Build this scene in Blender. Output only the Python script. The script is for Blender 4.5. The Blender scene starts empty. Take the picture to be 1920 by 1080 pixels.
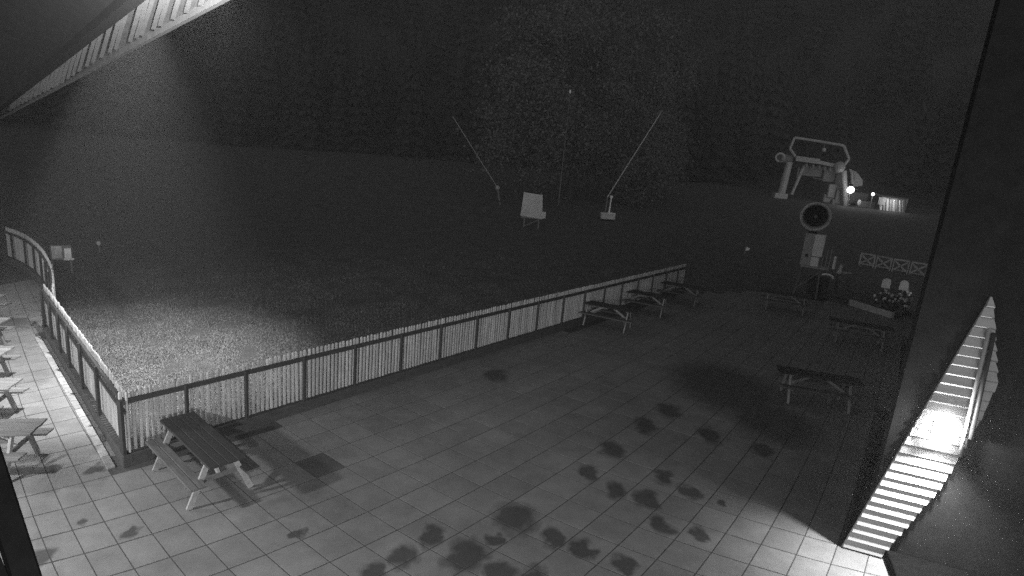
import bpy, bmesh, math, random
import numpy as np
from mathutils import Vector, Matrix

random.seed(7); rng = np.random.RandomState(11)
scene = bpy.context.scene
COL = scene.collection
R = math.radians

# ------------------------------------------------------------------ camera
FPX, PITCH, ROLL, CAM_H = 1100.0, R(13.3), R(5.15), 5.8      # focal length in pixels of a 1920 wide frame
FWD = np.array([0, math.cos(PITCH), -math.sin(PITCH)])
_r0 = np.array([1.0, 0, 0]); _u0 = np.cross(_r0, FWD)
RIGHT = _r0 * math.cos(ROLL) + _u0 * math.sin(ROLL)
UP = np.cross(RIGHT, FWD)
CAM = np.array([0, 0, CAM_H])
cam = bpy.data.cameras.new("camera")
cam.lens = 36 * FPX / 1920; cam.sensor_width = 36; cam.clip_start = 0.05; cam.clip_end = 2000
cam_o = bpy.data.objects.new("camera", cam); COL.objects.link(cam_o)
M4 = Matrix.Identity(4)
for i in range(3):
    M4[i][0], M4[i][1], M4[i][2], M4[i][3] = RIGHT[i], UP[i], -FWD[i], CAM[i]
cam_o.matrix_world = M4
scene.camera = cam_o

# ------------------------------------------------------------------ night sky, exposure
world = bpy.data.worlds.new("World"); scene.world = world; world.use_nodes = True
wt = world.node_tree; wt.nodes.clear()
w_out = wt.nodes.new("ShaderNodeOutputWorld"); w_bg = wt.nodes.new("ShaderNodeBackground")
w_sky = wt.nodes.new("ShaderNodeTexSky"); w_sky.sky_type = 'NISHITA'; w_sky.sun_disc = False
w_sky.sun_elevation = R(12); w_sky.sun_rotation = R(180)
w_bw = wt.nodes.new("ShaderNodeRGBToBW")                      # the camera sees no colour at night
wt.links.new(w_sky.outputs[0], w_bw.inputs[0]); wt.links.new(w_bw.outputs[0], w_bg.inputs[0])
w_bg.inputs[1].default_value = 0.077
wt.links.new(w_bg.outputs[0], w_out.inputs[0])
scene.view_settings.view_transform = 'Standard'; scene.view_settings.look = 'None'
scene.view_settings.exposure = 0.0; scene.view_settings.gamma = 1.0; scene.view_settings.use_curve_mapping = False
scene.render.engine = 'CYCLES'
scene.cycles.max_bounces = 3; scene.cycles.diffuse_bounces = 2; scene.cycles.glossy_bounces = 1; scene.cycles.sample_clamp_indirect = .6; scene.cycles.transparent_max_bounces = 8
scene.cycles.volume_bounces = 0
scene.cycles.use_denoising = False                        # the sensor grain of a night picture stays

# ------------------------------------------------------------------ helpers
def ray(x, y):
    return FWD + (x - 960) / FPX * RIGHT - (y - 540) / FPX * UP
def ground(x, y, z=0.0):
    d = ray(x, y); return CAM + d * ((z - CAM_H) / d[2])
def sstep(a, b, t):
    t = np.clip((t - a) / (b - a), 0, 1); return t * t * (3 - 2 * t)
def terrain_z(x, y):
    r = np.hypot(x, y)
    z = -0.06 + 0.055 * np.maximum(0, r - 40) * sstep(40, 60, r)
    z = z + 0.60 * np.maximum(0, r - 102) * sstep(102, 150, r)
    z = z + sstep(30, 60, r) * 0.25 * np.sin(x * 0.13 + 1) * np.cos(y * 0.11)
    return z + sstep(90, 140, r) * 3.0 * np.sin(x * 0.045) * np.cos(y * 0.05 + 2)
def on_terrain(x, y):
    d = ray(x, y); d = d / np.hypot(d[0], d[1]); t = 12.0
    while t < 400:
        P = CAM + d * t
        if P[2] <= terrain_z(P[0], P[1]): return P
        t += 0.1
    return CAM + d * 100
def at(x, y, dist):
    """point seen at a pixel, at a horizontal distance from the camera's mast"""
    d = ray(x, y); return CAM + d * (dist / np.hypot(d[0], d[1]))
def unit(v):
    v = np.asarray(v, float); return v / np.linalg.norm(v)

class MB:
    def __init__(s): s.v = []; s.f = []
    def add(s, v, f):
        n = len(s.v); s.v += [tuple(map(float, p)) for p in v]; s.f += [tuple(i + n for i in q) for q in f]; return s
    def box(s, c, size, ax=None):
        """box by centre, size and optional 3x3 axes (rows)"""
        A = np.eye(3) if ax is None else np.asarray(ax, float)
        c = np.asarray(c, float); h = np.asarray(size, float) / 2
        v = [c + A[0] * h[0] * i + A[1] * h[1] * j + A[2] * h[2] * k for k in (-1, 1) for j in (-1, 1) for i in (-1, 1)]
        return s.add(v, [(0, 2, 3, 1), (4, 5, 7, 6), (0, 1, 5, 4), (2, 6, 7, 3), (0, 4, 6, 2), (1, 3, 7, 5)])
    def beam(s, a, b, w, h, up=(0, 0, 1)):
        a = np.asarray(a, float); b = np.asarray(b, float); d = unit(b - a)
        sd = np.cross(d, up); sd = unit(sd) if np.linalg.norm(sd) > 1e-6 else np.array([1.0, 0, 0])
        u2 = np.cross(sd, d)
        return s.box((a + b) / 2, (np.linalg.norm(b - a), w, h), [d, sd, u2])
    def tube(s, a, b, r0, r1=None, n=10, caps=True):
        a = np.asarray(a, float); b = np.asarray(b, float); r1 = r0 if r1 is None else r1
        d = unit(b - a); o = np.array([0, 0, 1.0]) if abs(d[2]) < .9 else np.array([1.0, 0, 0])
        e1 = unit(np.cross(d, o)); e2 = np.cross(d, e1)
        v = []
        for P, r in ((a, r0), (b, r1)):
            for k in range(n):
                t = 2 * math.pi * k / n; v.append(P + r * (e1 * math.cos(t) + e2 * math.sin(t)))
        f = [(k, (k + 1) % n, n + (k + 1) % n, n + k) for k in range(n)]
        if caps: f += [tuple(range(n))[::-1], tuple(range(n, 2 * n))]
        return s.add(v, f)
    def path(s, pts, r, n=8):
        for p, q in zip(pts[:-1], pts[1:]): s.tube(p, q, r, r, n)
        return s
    def ball(s, c, r, n=12, m=8, sq=(1, 1, 1)):
        v = []; f = []
        for j in range(m + 1):
            ph = math.pi * j / m
            for k in range(n):
                t = 2 * math.pi * k / n
                v.append((c[0] + r * sq[0] * math.sin(ph) * math.cos(t), c[1] + r * sq[1] * math.sin(ph) * math.sin(t), c[2] + r * sq[2] * math.cos(ph)))
        for j in range(m):
            for k in range(n): f.append((j * n + k, (j + 1) * n + k, (j + 1) * n + (k + 1) % n, j * n + (k + 1) % n))
        return s.add(v, f)
    def lathe(s, c, axis, prof, n=32):
        """surface of revolution: prof = [(along, radius)...] closed ring"""
        c = np.asarray(c, float); d = unit(axis); o = np.array([0, 0, 1.0]) if abs(d[2]) < .9 else np.array([1.0, 0, 0])
        e1 = unit(np.cross(d, o)); e2 = np.cross(d, e1); v = []; f = []; m = len(prof)
        for k in range(n):
            t = 2 * math.pi * k / n
            for (l, r) in prof: v.append(c + d * l + r * (e1 * math.cos(t) + e2 * math.sin(t)))
        for k in range(n):
            for j in range(m):
                f.append((k * m + j, k * m + (j + 1) % m, ((k + 1) % n) * m + (j + 1) % m, ((k + 1) % n) * m + j))
        return s.add(v, f)
    def mesh(s, name, mat, smooth=False, bevel=0):
        me = bpy.data.meshes.new(name); me.from_pydata(s.v, [], s.f); me.update()
        if mat: me.materials.append(mat)
        if bevel:
            bm = bmesh.new(); bm.from_mesh(me)
            bmesh.ops.remove_doubles(bm, verts=bm.verts, dist=1e-5)
            bmesh.ops.bevel(bm, geom=bm.edges[:], offset=bevel, segments=1, affect='EDGES')
            bm.to_mesh(me); bm.free()
        if smooth: me.polygons.foreach_set("use_smooth", [True] * len(me.polygons))
        return me
    def build(s, name, mat, parent=None, smooth=False, bevel=0):
        return link(name, s.mesh(name, mat, smooth, bevel), parent)
def link(name, me, parent=None):
    o = bpy.data.objects.new(name, me); COL.objects.link(o)
    if parent: o.parent = parent
    return o
def tag(o, label=None, cat=None, group=None, kind=None):
    if label: o["label"] = label
    if cat: o["category"] = cat
    if group: o["group"] = group
    if kind: o["kind"] = kind
    return o
def empty(name, loc=(0, 0, 0), rz=0):
    o = bpy.data.objects.new(name, None); COL.objects.link(o); o.location = loc; o.rotation_euler = (0, 0, rz)
    o.empty_display_size = 0.2
    return o
def copy_tree(o, parent=None):
    c = o.copy(); COL.objects.link(c); c.parent = parent
    for ch in list(o.children): copy_tree(ch, c)
    return c

# ------------------------------------------------------------------ materials (all grey: night camera)
def mat(name, lo, hi=None, scale=4.0, rough=0.8, detail=5.0, stretch=None, bump=0.0, rand=0.0, metal=0.0, coord='Object'):
    m = bpy.data.materials.new(name); m.use_nodes = True
    t = m.node_tree; b = t.nodes["Principled BSDF"]
    hi = lo if hi is None else hi
    tc = t.nodes.new("ShaderNodeTexCoord"); mp = t.nodes.new("ShaderNodeMapping")
    if stretch: mp.inputs["Scale"].default_value = stretch
    nz = t.nodes.new("ShaderNodeTexNoise"); nz.inputs["Scale"].default_value = scale; nz.inputs["Detail"].default_value = detail
    nz.inputs["Roughness"].default_value = 0.65
    t.links.new(tc.outputs[coord], mp.inputs[0]); t.links.new(mp.outputs[0], nz.inputs["Vector"])
    mr = t.nodes.new("ShaderNodeMapRange"); mr.inputs[1].default_value = 0.3; mr.inputs[2].default_value = 0.7
    mr.inputs[3].default_value = lo; mr.inputs[4].default_value = hi
    t.links.new(nz.outputs[0], mr.inputs[0]); out = mr.outputs[0]
    if rand:
        oi = t.nodes.new("ShaderNodeObjectInfo"); r2 = t.nodes.new("ShaderNodeMapRange")
        r2.inputs[3].default_value = 1 - rand; r2.inputs[4].default_value = 1 + rand
        t.links.new(oi.outputs["Random"], r2.inputs[0])
        mu = t.nodes.new("ShaderNodeMath"); mu.operation = 'MULTIPLY'
        t.links.new(out, mu.inputs[0]); t.links.new(r2.outputs[0], mu.inputs[1]); out = mu.outputs[0]
        # shift the grain from piece to piece
        ad = t.nodes.new("ShaderNodeVectorMath"); ad.operation = 'ADD'
        sc = t.nodes.new("ShaderNodeMath"); sc.operation = 'MULTIPLY'; sc.inputs[1].default_value = 37.0
        t.links.new(oi.outputs["Random"], sc.inputs[0])
        t.links.new(mp.outputs[0], ad.inputs[0]); t.links.new(sc.outputs[0], ad.inputs[1]); t.links.new(ad.outputs[0], nz.inputs["Vector"])
    t.links.new(out, b.inputs["Base Color"])
    b.inputs["Roughness"].default_value = rough; b.inputs["Metallic"].default_value = metal
    if bump:
        bp = t.nodes.new("ShaderNodeBump"); bp.inputs["Strength"].default_value = bump; bp.inputs["Distance"].default_value = 0.01
        t.links.new(nz.outputs[0], bp.inputs["Height"]); t.links.new(bp.outputs[0], b.inputs["Normal"])
    return m
def glow(name, strength):
    m = bpy.data.materials.new(name); m.use_nodes = True; t = m.node_tree; t.nodes.clear()
    e = t.nodes.new("ShaderNodeEmission"); o = t.nodes.new("ShaderNodeOutputMaterial")
    e.inputs[0].default_value = (1, 1, 1, 1); e.inputs[1].default_value = strength
    t.links.new(e.outputs[0], o.inputs[0]); return m

M = dict(
    joint=mat("joint_sand", .03, .06, 12, .95),
    grass_ground=mat("lawn_soil", .04, .085, .9, .95, 9),
    forest_floor=mat("forest_litter", .022, .032, .3, .95, 6),
    blade=mat("grass_blade", .15, .25, 1.1, .95, rand=.0),
    picket=mat("picket_wood", .30, .46, 5, .75, stretch=(3, 3, .6), rand=.18, bump=.2),
    frame=mat("dark_steel_paint", .022, .04, 6, .6),
    plinth=mat("dark_sleeper_wood", .03, .06, 5, .85, stretch=(1, 1, 3), bump=.3),
    top=mat("wet_dark_plank", .010, .022, 4, .75, stretch=(.6, 8, 8), rand=.3, bump=.2),
    bench=mat("weathered_bench_plank", .05, .12, 4, .75, stretch=(.6, 8, 8), rand=.25, bump=.3),
    wood=mat("pale_weathered_wood", .20, .33, 5, .8, stretch=(2, 2, 2), rand=.15),
    pathwood=mat("grey_path_plank", .10, .20, 4, .8, stretch=(.6, 8, 8), rand=.2),
    wood_dark=mat("dark_weathered_wood", .07, .13, 5, .8, rand=.15),
    edging=mat("edging_stone", .16, .30, 9, .9, rand=.25),
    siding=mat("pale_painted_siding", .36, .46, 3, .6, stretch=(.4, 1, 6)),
    blackwall=mat("dark_stained_cladding", .022, .034, 4, 1.0),
    sidewall=mat("lifted_shade_cladding", .06, .09, 4, 1.0),  # same dark cladding, made lighter because the wall lamp misses this side
    eave=mat("galvanised_sheet", .22, .30, 5, .55),
    rib=mat("lit_galvanised_rib", .40, .50, 5, .5),  # same sheet metal, paler for the lamplight its flanks catch
    eave_dark=mat("shaded_soffit_board", .025, .04, 5, .9),  # tone lowered to stand for the lamp missing the soffit
    steel=mat("galvanised_steel", .30, .42, 6, .5),
    steel_dark=mat("weathered_steel", .12, .2, 6, .6),
    white=mat("white_enamel", .78, .86, 3, .5),
    black=mat("black_rubber", .02, .03, 5, .8),
    near_black=mat("matt_black_paint", .005, .009, 5, .9),
    sign=mat("faded_sign_board", .44, .58, 2.2, .7),
    bark=mat("tree_bark", .03, .06, 6, .9, stretch=(1, 1, .3)),
    leaf=mat("pale_leaf", .085, .13, .5, .7),
    leaf_dark=mat("dark_leaf", .10, .2, .5, .7),
    needle=mat("conifer_needle", .022, .032, .06, .8),
    stone=mat("pale_stone", .4, .55, 4, .8),
    hut=mat("hut_board", .35, .5, 4, .8, rand=.2),
)

for k_ in ("blackwall", "sidewall", "near_black"): M[k_].node_tree.nodes["Principled BSDF"].inputs["Specular IOR Level"].default_value = 0.0
# tiles: concrete slabs with damp stains of their own shape
STAINS = [(965,970,.42,.28),(875,1043,.36,.27),(755,1042,.24,.17),(700,1070,.22,.16),(812,1005,.24,.17),(928,1012,.16,.12),
          (1040,1010,.22,.18),(1092,1030,.22,.15),(1170,1060,.20,.15),(1238,985,.22,.16),(1212,937,.28,.2),(1293,922,.24,.17),
          (1245,896,.22,.2),(1155,918,.22,.2),(1100,885,.24,.2),(1147,843,.32,.24),(1330,815,.3,.3),(935,1076,.3,.16),(1000,1082,.25,.15),
          (560,998,.11,.08),(247,998,.11,.10),(155,978,.10,.07),(180,880,.14,.1),(1350,940,.12,.1),(1310,1000,.16,.12),(1210,800,.3,.3),(70,1050,.22,.14),(1255,770,.35,.3),(1430,845,.3,.25),(930,705,.4,.3),(1360,725,1.7,1.3),(1450,790,1.2,.8)]
def tile_mat(name, lo, hi):
    m = mat(name, lo, hi, 2.2, .62, 7, rand=.08, bump=.15, coord='Object')
    t = m.node_tree; b = t.nodes["Principled BSDF"]
    geo = t.nodes.new("ShaderNodeNewGeometry")
    nz = t.nodes.new("ShaderNodeTexNoise"); nz.inputs["Scale"].default_value = 3.4; nz.inputs["Detail"].default_value = 5
    t.links.new(geo.outputs["Position"], nz.inputs["Vector"])
    wob = t.nodes.new("ShaderNodeVectorMath"); wob.operation = 'MULTIPLY_ADD'
    wob.inputs[1].default_value = (.5, .5, 0)
    sub = t.nodes.new("ShaderNodeVectorMath"); sub.operation = 'SUBTRACT'; sub.inputs[1].default_value = (.5, .5, .5)
    t.links.new(nz.outputs["Color"], sub.inputs[0]); t.links.new(sub.outputs[0], wob.inputs[0]); t.links.new(geo.outputs["Position"], wob.inputs[2])
    acc = None
    for (x, y, a, c) in STAINS:
        P = ground(x, y)
        s1 = t.nodes.new("ShaderNodeVectorMath"); s1.operation = 'SUBTRACT'; s1.inputs[1].default_value = tuple(P)
        s2 = t.nodes.new("ShaderNodeVectorMath"); s2.operation = 'MULTIPLY'; s2.inputs[1].default_value = (1 / a, .55 / c, 0)
        s3 = t.nodes.new("ShaderNodeVectorMath"); s3.operation = 'LENGTH'
        t.links.new(wob.outputs[0], s1.inputs[0]); t.links.new(s1.outputs[0], s2.inputs[0]); t.links.new(s2.outputs[0], s3.inputs[0])
        if acc is None: acc = s3.outputs["Value"]
        else:
            mn = t.nodes.new("ShaderNodeMath"); mn.operation = 'MINIMUM'
            t.links.new(acc, mn.inputs[0]); t.links.new(s3.outputs["Value"], mn.inputs[1]); acc = mn.outputs[0]
    mr = t.nodes.new("ShaderNodeMapRange"); mr.inputs[1].default_value = .55; mr.inputs[2].default_value = 1.04
    mr.inputs[3].default_value = .30; mr.inputs[4].default_value = 1.0
    t.links.new(acc, mr.inputs[0])
    gr = t.nodes.new("ShaderNodeTexNoise"); gr.inputs["Scale"].default_value = .55; gr.inputs["Detail"].default_value = 6; gr.inputs["Roughness"].default_value = .7
    t.links.new(geo.outputs["Position"], gr.inputs["Vector"])
    g2 = t.nodes.new("ShaderNodeMapRange"); g2.inputs[1].default_value = .35; g2.inputs[2].default_value = .65; g2.inputs[3].default_value = .80; g2.inputs[4].default_value = 1.12
    t.links.new(gr.outputs[0], g2.inputs[0])
    gm = t.nodes.new("ShaderNodeMath"); gm.operation = 'MULTIPLY'; t.links.new(mr.outputs[0], gm.inputs[0]); t.links.new(g2.outputs[0], gm.inputs[1]); mr = gm
    src = b.inputs["Base Color"].links[0].from_socket
    mu = t.nodes.new("ShaderNodeMath"); mu.operation = 'MULTIPLY'
    t.links.new(src, mu.inputs[0]); t.links.new(mr.outputs[0], mu.inputs[1]); t.links.new(mu.outputs[0], b.inputs["Base Color"])
    return m
M["tile"] = tile_mat("concrete_slab", .145, .20)
M["tile_damp"] = mat("soaked_concrete_slab", .05, .075, 2.2, .5, 6)

# ------------------------------------------------------------------ setting: ground sheet
def ground_sheet():
    az = np.radians(np.linspace(-88, 88, 133)); rr = np.r_[np.linspace(0.5, 40, 60), np.linspace(41.5, 110, 48), np.linspace(114, 330, 44)]
    A, Rr = np.meshgrid(az, rr); X = Rr * np.sin(A); Y = Rr * np.cos(A) - 3
    Z = terrain_z(X, Y) + rng.randn(*X.shape) * .012
    cut = int(np.searchsorted(rr, 97)); m = X.shape[1]
    for name, i0, i1, mt in (("ground", 0, cut + 1, M["grass_ground"]), ("hillside", cut, len(rr), M["forest_floor"])):
        x, y, z = X[i0:i1], Y[i0:i1], Z[i0:i1]; n = x.shape[0]
        mb = MB(); mb.v = [tuple(p) for p in np.c_[x.ravel(), y.ravel(), z.ravel()]]
        mb.f = [(i * m + j, i * m + j + 1, (i + 1) * m + j + 1, (i + 1) * m + j) for i in range(n - 1) for j in range(m - 1)]
        o = mb.build(name, mt, smooth=True); o["kind"] = "structure"
ground_sheet()

# fence lines on the ground
CORNER = ground(232, 878)[:2]; FAR = ground(1283, 548)[:2]
LEFT_END = CORNER + (ground(68, 603)[:2] - CORNER) * (8.25 / 9.443)
W0 = ground(1578, 1025); W1 = ground(1650, 1045)
U = unit(W1 - W0); NW = np.array([U[1], -U[0], 0])           # along the gable wall, and out of it towards the terrace
SIDE_END = ground(1716, 590)
CURVE = [ground(*p, 1.2)[:2] for p in [(89, 557), (91, 530), (88, 505), (80, 487), (70, 472), (55, 457), (40, 447), (20, 438), (2, 432)]]

def inside(poly, x, y):
    c = False; j = len(poly) - 1
    for i in range(len(poly)):
        xi, yi = poly[i]; xj, yj = poly[j]
        if (yi > y) != (yj > y) and x < (xj - xi) * (y - yi) / (yj - yi) + xi: c = not c
        j = i
    return c
TERRACE = [tuple(CORNER), tuple(FAR), (12.5, 28.6), (17.3, 26.6), tuple(SIDE_END[:2]), tuple(W0[:2]), (W0 + U * 6)[:2].tolist(), (10, -2), (-10, -2), (-24, 8), (-24, 24)] + [tuple(p) for p in CURVE[::-1]] + [tuple(LEFT_END)]
terrace = empty("terrace"); terrace["kind"] = "structure"
mb = MB(); n = len(TERRACE)
mb.v = [(p[0], p[1], -.0045) for p in TERRACE] + [(p[0], p[1], -.3) for p in TERRACE]
mb.f = [tuple(range(n))[::-1], tuple(range(n, 2 * n))] + [(i, (i + 1) % n, n + (i + 1) % n, n + i) for i in range(n)]
base = mb.build("slab_bed", M["joint"], terrace)
bm = bmesh.new(); bm.from_mesh(base.data); bmesh.ops.recalc_face_normals(bm, faces=bm.faces); bm.to_mesh(base.data); bm.free()

# paving grid, fitted to image pixels: rows and columns bent to follow lens distortion
GP = (1196.64548, -.111610959, (1.69192560, .629434424, -.381316118), (-9.73717654, 4.70960490, 13.3589847))
def _rot(r):
    r = np.array(r); t = np.linalg.norm(r); k = r / t
    X = np.array([[0, -k[2], k[1]], [k[2], 0, -k[0]], [-k[1], k[0], 0]])
    return np.eye(3) + math.sin(t) * X + (1 - math.cos(t)) * X @ X
GR = _rot(GP[2])
def grid_pt(a, b):
    c = GR @ np.array([a, -b, 0.0]) + np.array(GP[3])
    if c[2] < .5: return None
    rr = math.hypot(c[0], c[1]); th = math.atan2(rr, c[2]); s = th * (1 + GP[1] * th * th) / rr * GP[0]
    x, y = 960 + c[0] * s, 540 + c[1] * s
    d = ray(x, y)
    if d[2] > -.04: return None
    return ground(x, y)[:2], (x, y)
tiles = []
for a in range(-26, 24):
    for b in range(-46, 16):
        q = [grid_pt(a, b), grid_pt(a + 1, b), grid_pt(a + 1, b - 1), grid_pt(a, b - 1)]
        if any(p is None for p in q): continue
        px = np.array([p[1] for p in q]); P = np.array([p[0] for p in q])
        if px[:, 0].max() < -120 or px[:, 0].min() > 2000 or px[:, 1].min() > 1200 or px[:, 1].max() < 440: continue
        c = P.mean(0)
        if not inside(TERRACE, *c): continue
        s = 0.5 * abs(np.dot(px[:, 0], np.roll(px[:, 1], 1)) - np.dot(px[:, 1], np.roll(px[:, 0], 1)))
        if px[:, 0].max() < 0 or px[:, 0].min() > 1920 or px[:, 1].min() > 1080: s = 0
        tiles.append((s, P, c, px.mean(0)))
tiles.sort(key=lambda t: -t[0])
def tile_geo(P, c, z):
    L = [np.linalg.norm(P[i] - P[(i + 1) % 4]) for i in range(4)]; e = np.mean(L)
    k0 = 1 - .020 / e; k1 = 1 - .0215 / e
    lo = [np.r_[c + (p - c) * k0, -.03] for p in P]; mid = [np.r_[c + (p - c) * k0, z - .0015] for p in P]; top = [np.r_[c + (p - c) * k1, z] for p in P]
    f = [(8, 9, 10, 11)]
    for i in range(4):
        j = (i + 1) % 4
        f += [(i, j, 4 + j, 4 + i), (4 + i, 4 + j, 8 + j, 8 + i)]
    return lo + mid + top, f
far = MB(); made = 0
for s, P, c, pc in tiles:
    z = rng.uniform(-.0012, .0012)
    damp = abs(pc[0] - 590) < 34 and abs(pc[1] - 872) < 16
    if made < 300 and s > 0:
        v, f = tile_geo(P - c, np.zeros(2), z)
        o = MB().add(v, f).build("tile", M["tile_damp" if damp else "tile"], terrace); o.location = (c[0], c[1], 0); made += 1
        if damp: o["label"] = "darker soaked paving slab"
    else:
        far.add(*tile_geo(P, c, z))
o = far.build("tile_field", M["tile"], terrace); o["kind"] = "stuff"
for o in list(terrace.children):                               # make sure tops face up
    if o.name.startswith("tile"):
        bm = bmesh.new(); bm.from_mesh(o.data); bmesh.ops.recalc_face_normals(bm, faces=bm.faces); bm.to_mesh(o.data); bm.free()

# ------------------------------------------------------------------ fences
def along(poly, s):
    poly = [np.asarray(p, float) for p in poly]
    for p, q in zip(poly[:-1], poly[1:]):
        L = np.linalg.norm(q - p)
        if s <= L + 1e-9: return p + (q - p) * s / L, (q - p) / L
        s -= L
    return poly[-1], unit(poly[-1] - poly[-2])
def picket_mesh(name, h, w=.056, t=.03):
    """flat-backed, round-fronted pale picket with a bevelled top; front is -y"""
    prof = [(-w / 2, t / 2), (-w / 2, -t * .05), (-w * .3, -t / 2), (w * .3, -t / 2), (w / 2, -t * .05), (w / 2, t / 2)]
    v = []; m = len(prof)
    for z, k in ((0, 1), (h - .03, 1), (h, .6)): v += [(x * k, y * k, z) for x, y in prof]
    f = [tuple(range(m))[::-1], tuple(range(2 * m, 3 * m))]
    for r in (0, 1):
        f += [(r * m + i, r * m + (i + 1) % m, (r + 1) * m + (i + 1) % m, (r + 1) * m + i) for i in range(m)]
    mb = MB(); mb.add(v, f); me = mb.mesh(name, M["picket"])
    bm = bmesh.new(); bm.from_mesh(me); bmesh.ops.recalc_face_normals(bm, faces=bm.faces); bm.to_mesh(me); bm.free(); return me
PICKET = [picket_mesh("picket", 1.10 + d) for d in (-.006, 0, .007)]
def fence(label, poly, posts, spacing, side, rails, h_pl=.23, group="picket fences round the lawn", skip=0):
    """side: +1 when the terrace lies to the right of the walking direction"""
    root = empty("picket_fence", (*poly[0], 0)); o0 = np.r_[poly[0], 0]
    tag(root, label, "fence", group)
    total = sum(np.linalg.norm(np.subtract(q, p)) for p, q in zip(poly[:-1], poly[1:]))
    def P(s, off, z):
        p, d = along(poly, s); nrm = np.array([d[1], -d[0]]) * side
        return np.r_[p + nrm * off, z] - o0
    step = 1.2; segs = np.linspace(0, total, max(2, int(total / step) + 1)) if len(poly) > 2 else np.array([0, total])
    for s0, s1 in zip(segs[:-1], segs[1:]):
        MB().beam(P(s0, -.06, h_pl / 2 - .02), P(s1, -.06, h_pl / 2 - .02), .14, h_pl + .04).build("plinth", M["plinth"], root, bevel=.008)
        for z, w in rails:
            MB().beam(P(s0, -.065, z), P(s1, -.065, z), .045, w).build("rail", M["frame"], root)
    for s in posts:
        if s > total + .05: continue
        MB().beam(P(s, -.025, h_pl - .02), P(s, -.025, rails[0][0] + .045), .05, .055, up=(.3, .7, 0)).build("post", M["frame"], root)
    k = 0; s = spacing * .5
    while s < total - .02:
        p, d = along(poly, s); nrm = np.array([d[1], -d[0]]) * side
        o = link("picket", PICKET[rng.randint(3)], root)
        o.location = np.r_[p - nrm * .11, h_pl + .012 + rng.uniform(-.006, .006)] - o0
        o.rotation_euler = (rng.normal(0, .006), rng.normal(0, .008), math.atan2(-nrm[1], -nrm[0]) - math.pi / 2 + rng.normal(0, .03))
        s += spacing * (1 + rng.uniform(-.04, .04)); k += 1
    return root
fpost = [.03, 1.05, 2.14, 3.38, 4.65, 5.99, 7.32, 8.7, 10.1, 11.52, 12.93, 14.24, 15.59, 16.9, 18.2, 19.5, 20.8, 22.0, 22.9]
fence("long straight fence of pale pickets with dark posts and rail between terrace and lawn", [CORNER, FAR], fpost, .094, 1, [(1.165, .085)])
fence("short run of picket fence beside the lamplit path with two dark rails", [CORNER, LEFT_END], [.12, 1.84, 3.35, 4.72, 5.85, 6.97, 8.1], .094, -1, [(1.165, .07), (.99, .05)])
fence("far curving picket fence at the dark end of the path", CURVE, list(np.arange(.1, 12, 1.4)), .098, -1, [(1.165, .07)])

# narrow edging stones beside the path fence
edge = empty("edging_strip", (CORNER[0], CORNER[1], 0)); tag(edge, "row of narrow edging stones along the path fence", "edging")
d2 = unit(LEFT_END - CORNER); nl = np.array([-d2[1], d2[0]])   # towards the path
L2 = np.linalg.norm(LEFT_END - CORNER); s = .1
A3 = [np.r_[d2, 0], np.r_[nl, 0], np.array([0, 0, 1.0])]
while s < L2 - .3:
    w = rng.uniform(.42, .5); c = d2 * (s + w / 2) + nl * .155
    o = MB().box((0, 0, 0), (w - .02, .12, .05), A3).build("stone", M["edging"], edge, bevel=.006)
    o.location = (c[0], c[1], rng.uniform(0, .006)); s += w

# ------------------------------------------------------------------ lawn grass
def grass():
    N = 150000; pts = []
    front = unit(FAR - CORNER); fn = np.array([-front[1], front[0]])     # lawn side of the long fence
    a = rng.exponential(6.5, N * 2) - 1.5 + .5 * rng.randn(N * 2); b = .2 + np.abs(rng.randn(N * 2)) * 6.5
    X = CORNER[0] + front[0] * a + fn[0] * b; Y = CORNER[1] + front[1] * a + fn[1] * b
    k = ((X - CORNER[0]) * nl[0] + (Y - CORNER[1]) * nl[1]) < -.2
    X, Y = X[k][:N], Y[k][:N]; n = len(X)
    h = rng.uniform(.02, .05, n) * (1 + .5 * np.sin(X * 2.1) * np.cos(Y * 1.7)); w = rng.uniform(.006, .013, n); t = rng.uniform(0, 6.28, n)
    lx, ly = rng.randn(2, n) * .025; z = terrain_z(X, Y)
    v = np.empty((n, 3, 3))
    v[:, 0] = np.c_[X - w * np.cos(t), Y - w * np.sin(t), z]; v[:, 1] = np.c_[X + w * np.cos(t), Y + w * np.sin(t), z]; v[:, 2] = np.c_[X + lx, Y + ly, z + h]
    me = bpy.data.meshes.new("grass"); me.from_pydata(v.reshape(-1, 3).tolist(), [], np.arange(n * 3).reshape(-1, 3).tolist()); me.materials.append(M["blade"])
    o = link("grass", me); tag(o, "short lamplit grass of the lawn behind the fence", "grass", kind="stuff")
grass()

# ------------------------------------------------------------------ picnic tables
def make_table(mt, mbn):
    root = empty("picnic_table")
    for i in range(4):
        MB().box((rng.uniform(-.008, .008), (i - 1.5) * .141, .742), (2.04, .132, .036)).build("plank", mt, root, bevel=.005)
    for sy in (-1, 1):
        for k in (0, 1):
            MB().box((rng.uniform(-.008, .008), sy * (.352 + k * .122), .442), (1.93, .114, .036)).build("bench_plank", mbn, root, bevel=.005)
    for sx in (-1, 1):
        x = sx * .68
        MB().box((x, 0, .70), (.06, .52, .045)).build("top_batten", M["wood_dark"], root, bevel=.004)
        MB().box((x, 0, .385), (.04, 1.02, .075)).build("crossbeam", M["wood_dark"], root, bevel=.004)
        for sy in (-1, 1):
            MB().beam((x + sx * .043, sy * .17, .72), (x + sx * .043, sy * .48, 0.002), .04, .085, up=(0, sy, .6)).build("leg", M["wood"], root)
        MB().beam((x - sx * .02, 0, .40), (sx * .12, 0, .715), .04, .07).build("brace", M["wood"], root)
    return root
proto = make_table(M["top"], M["bench"]); proto_pale = make_table(M["pathwood"], M["pathwood"])
used = set()
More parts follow.
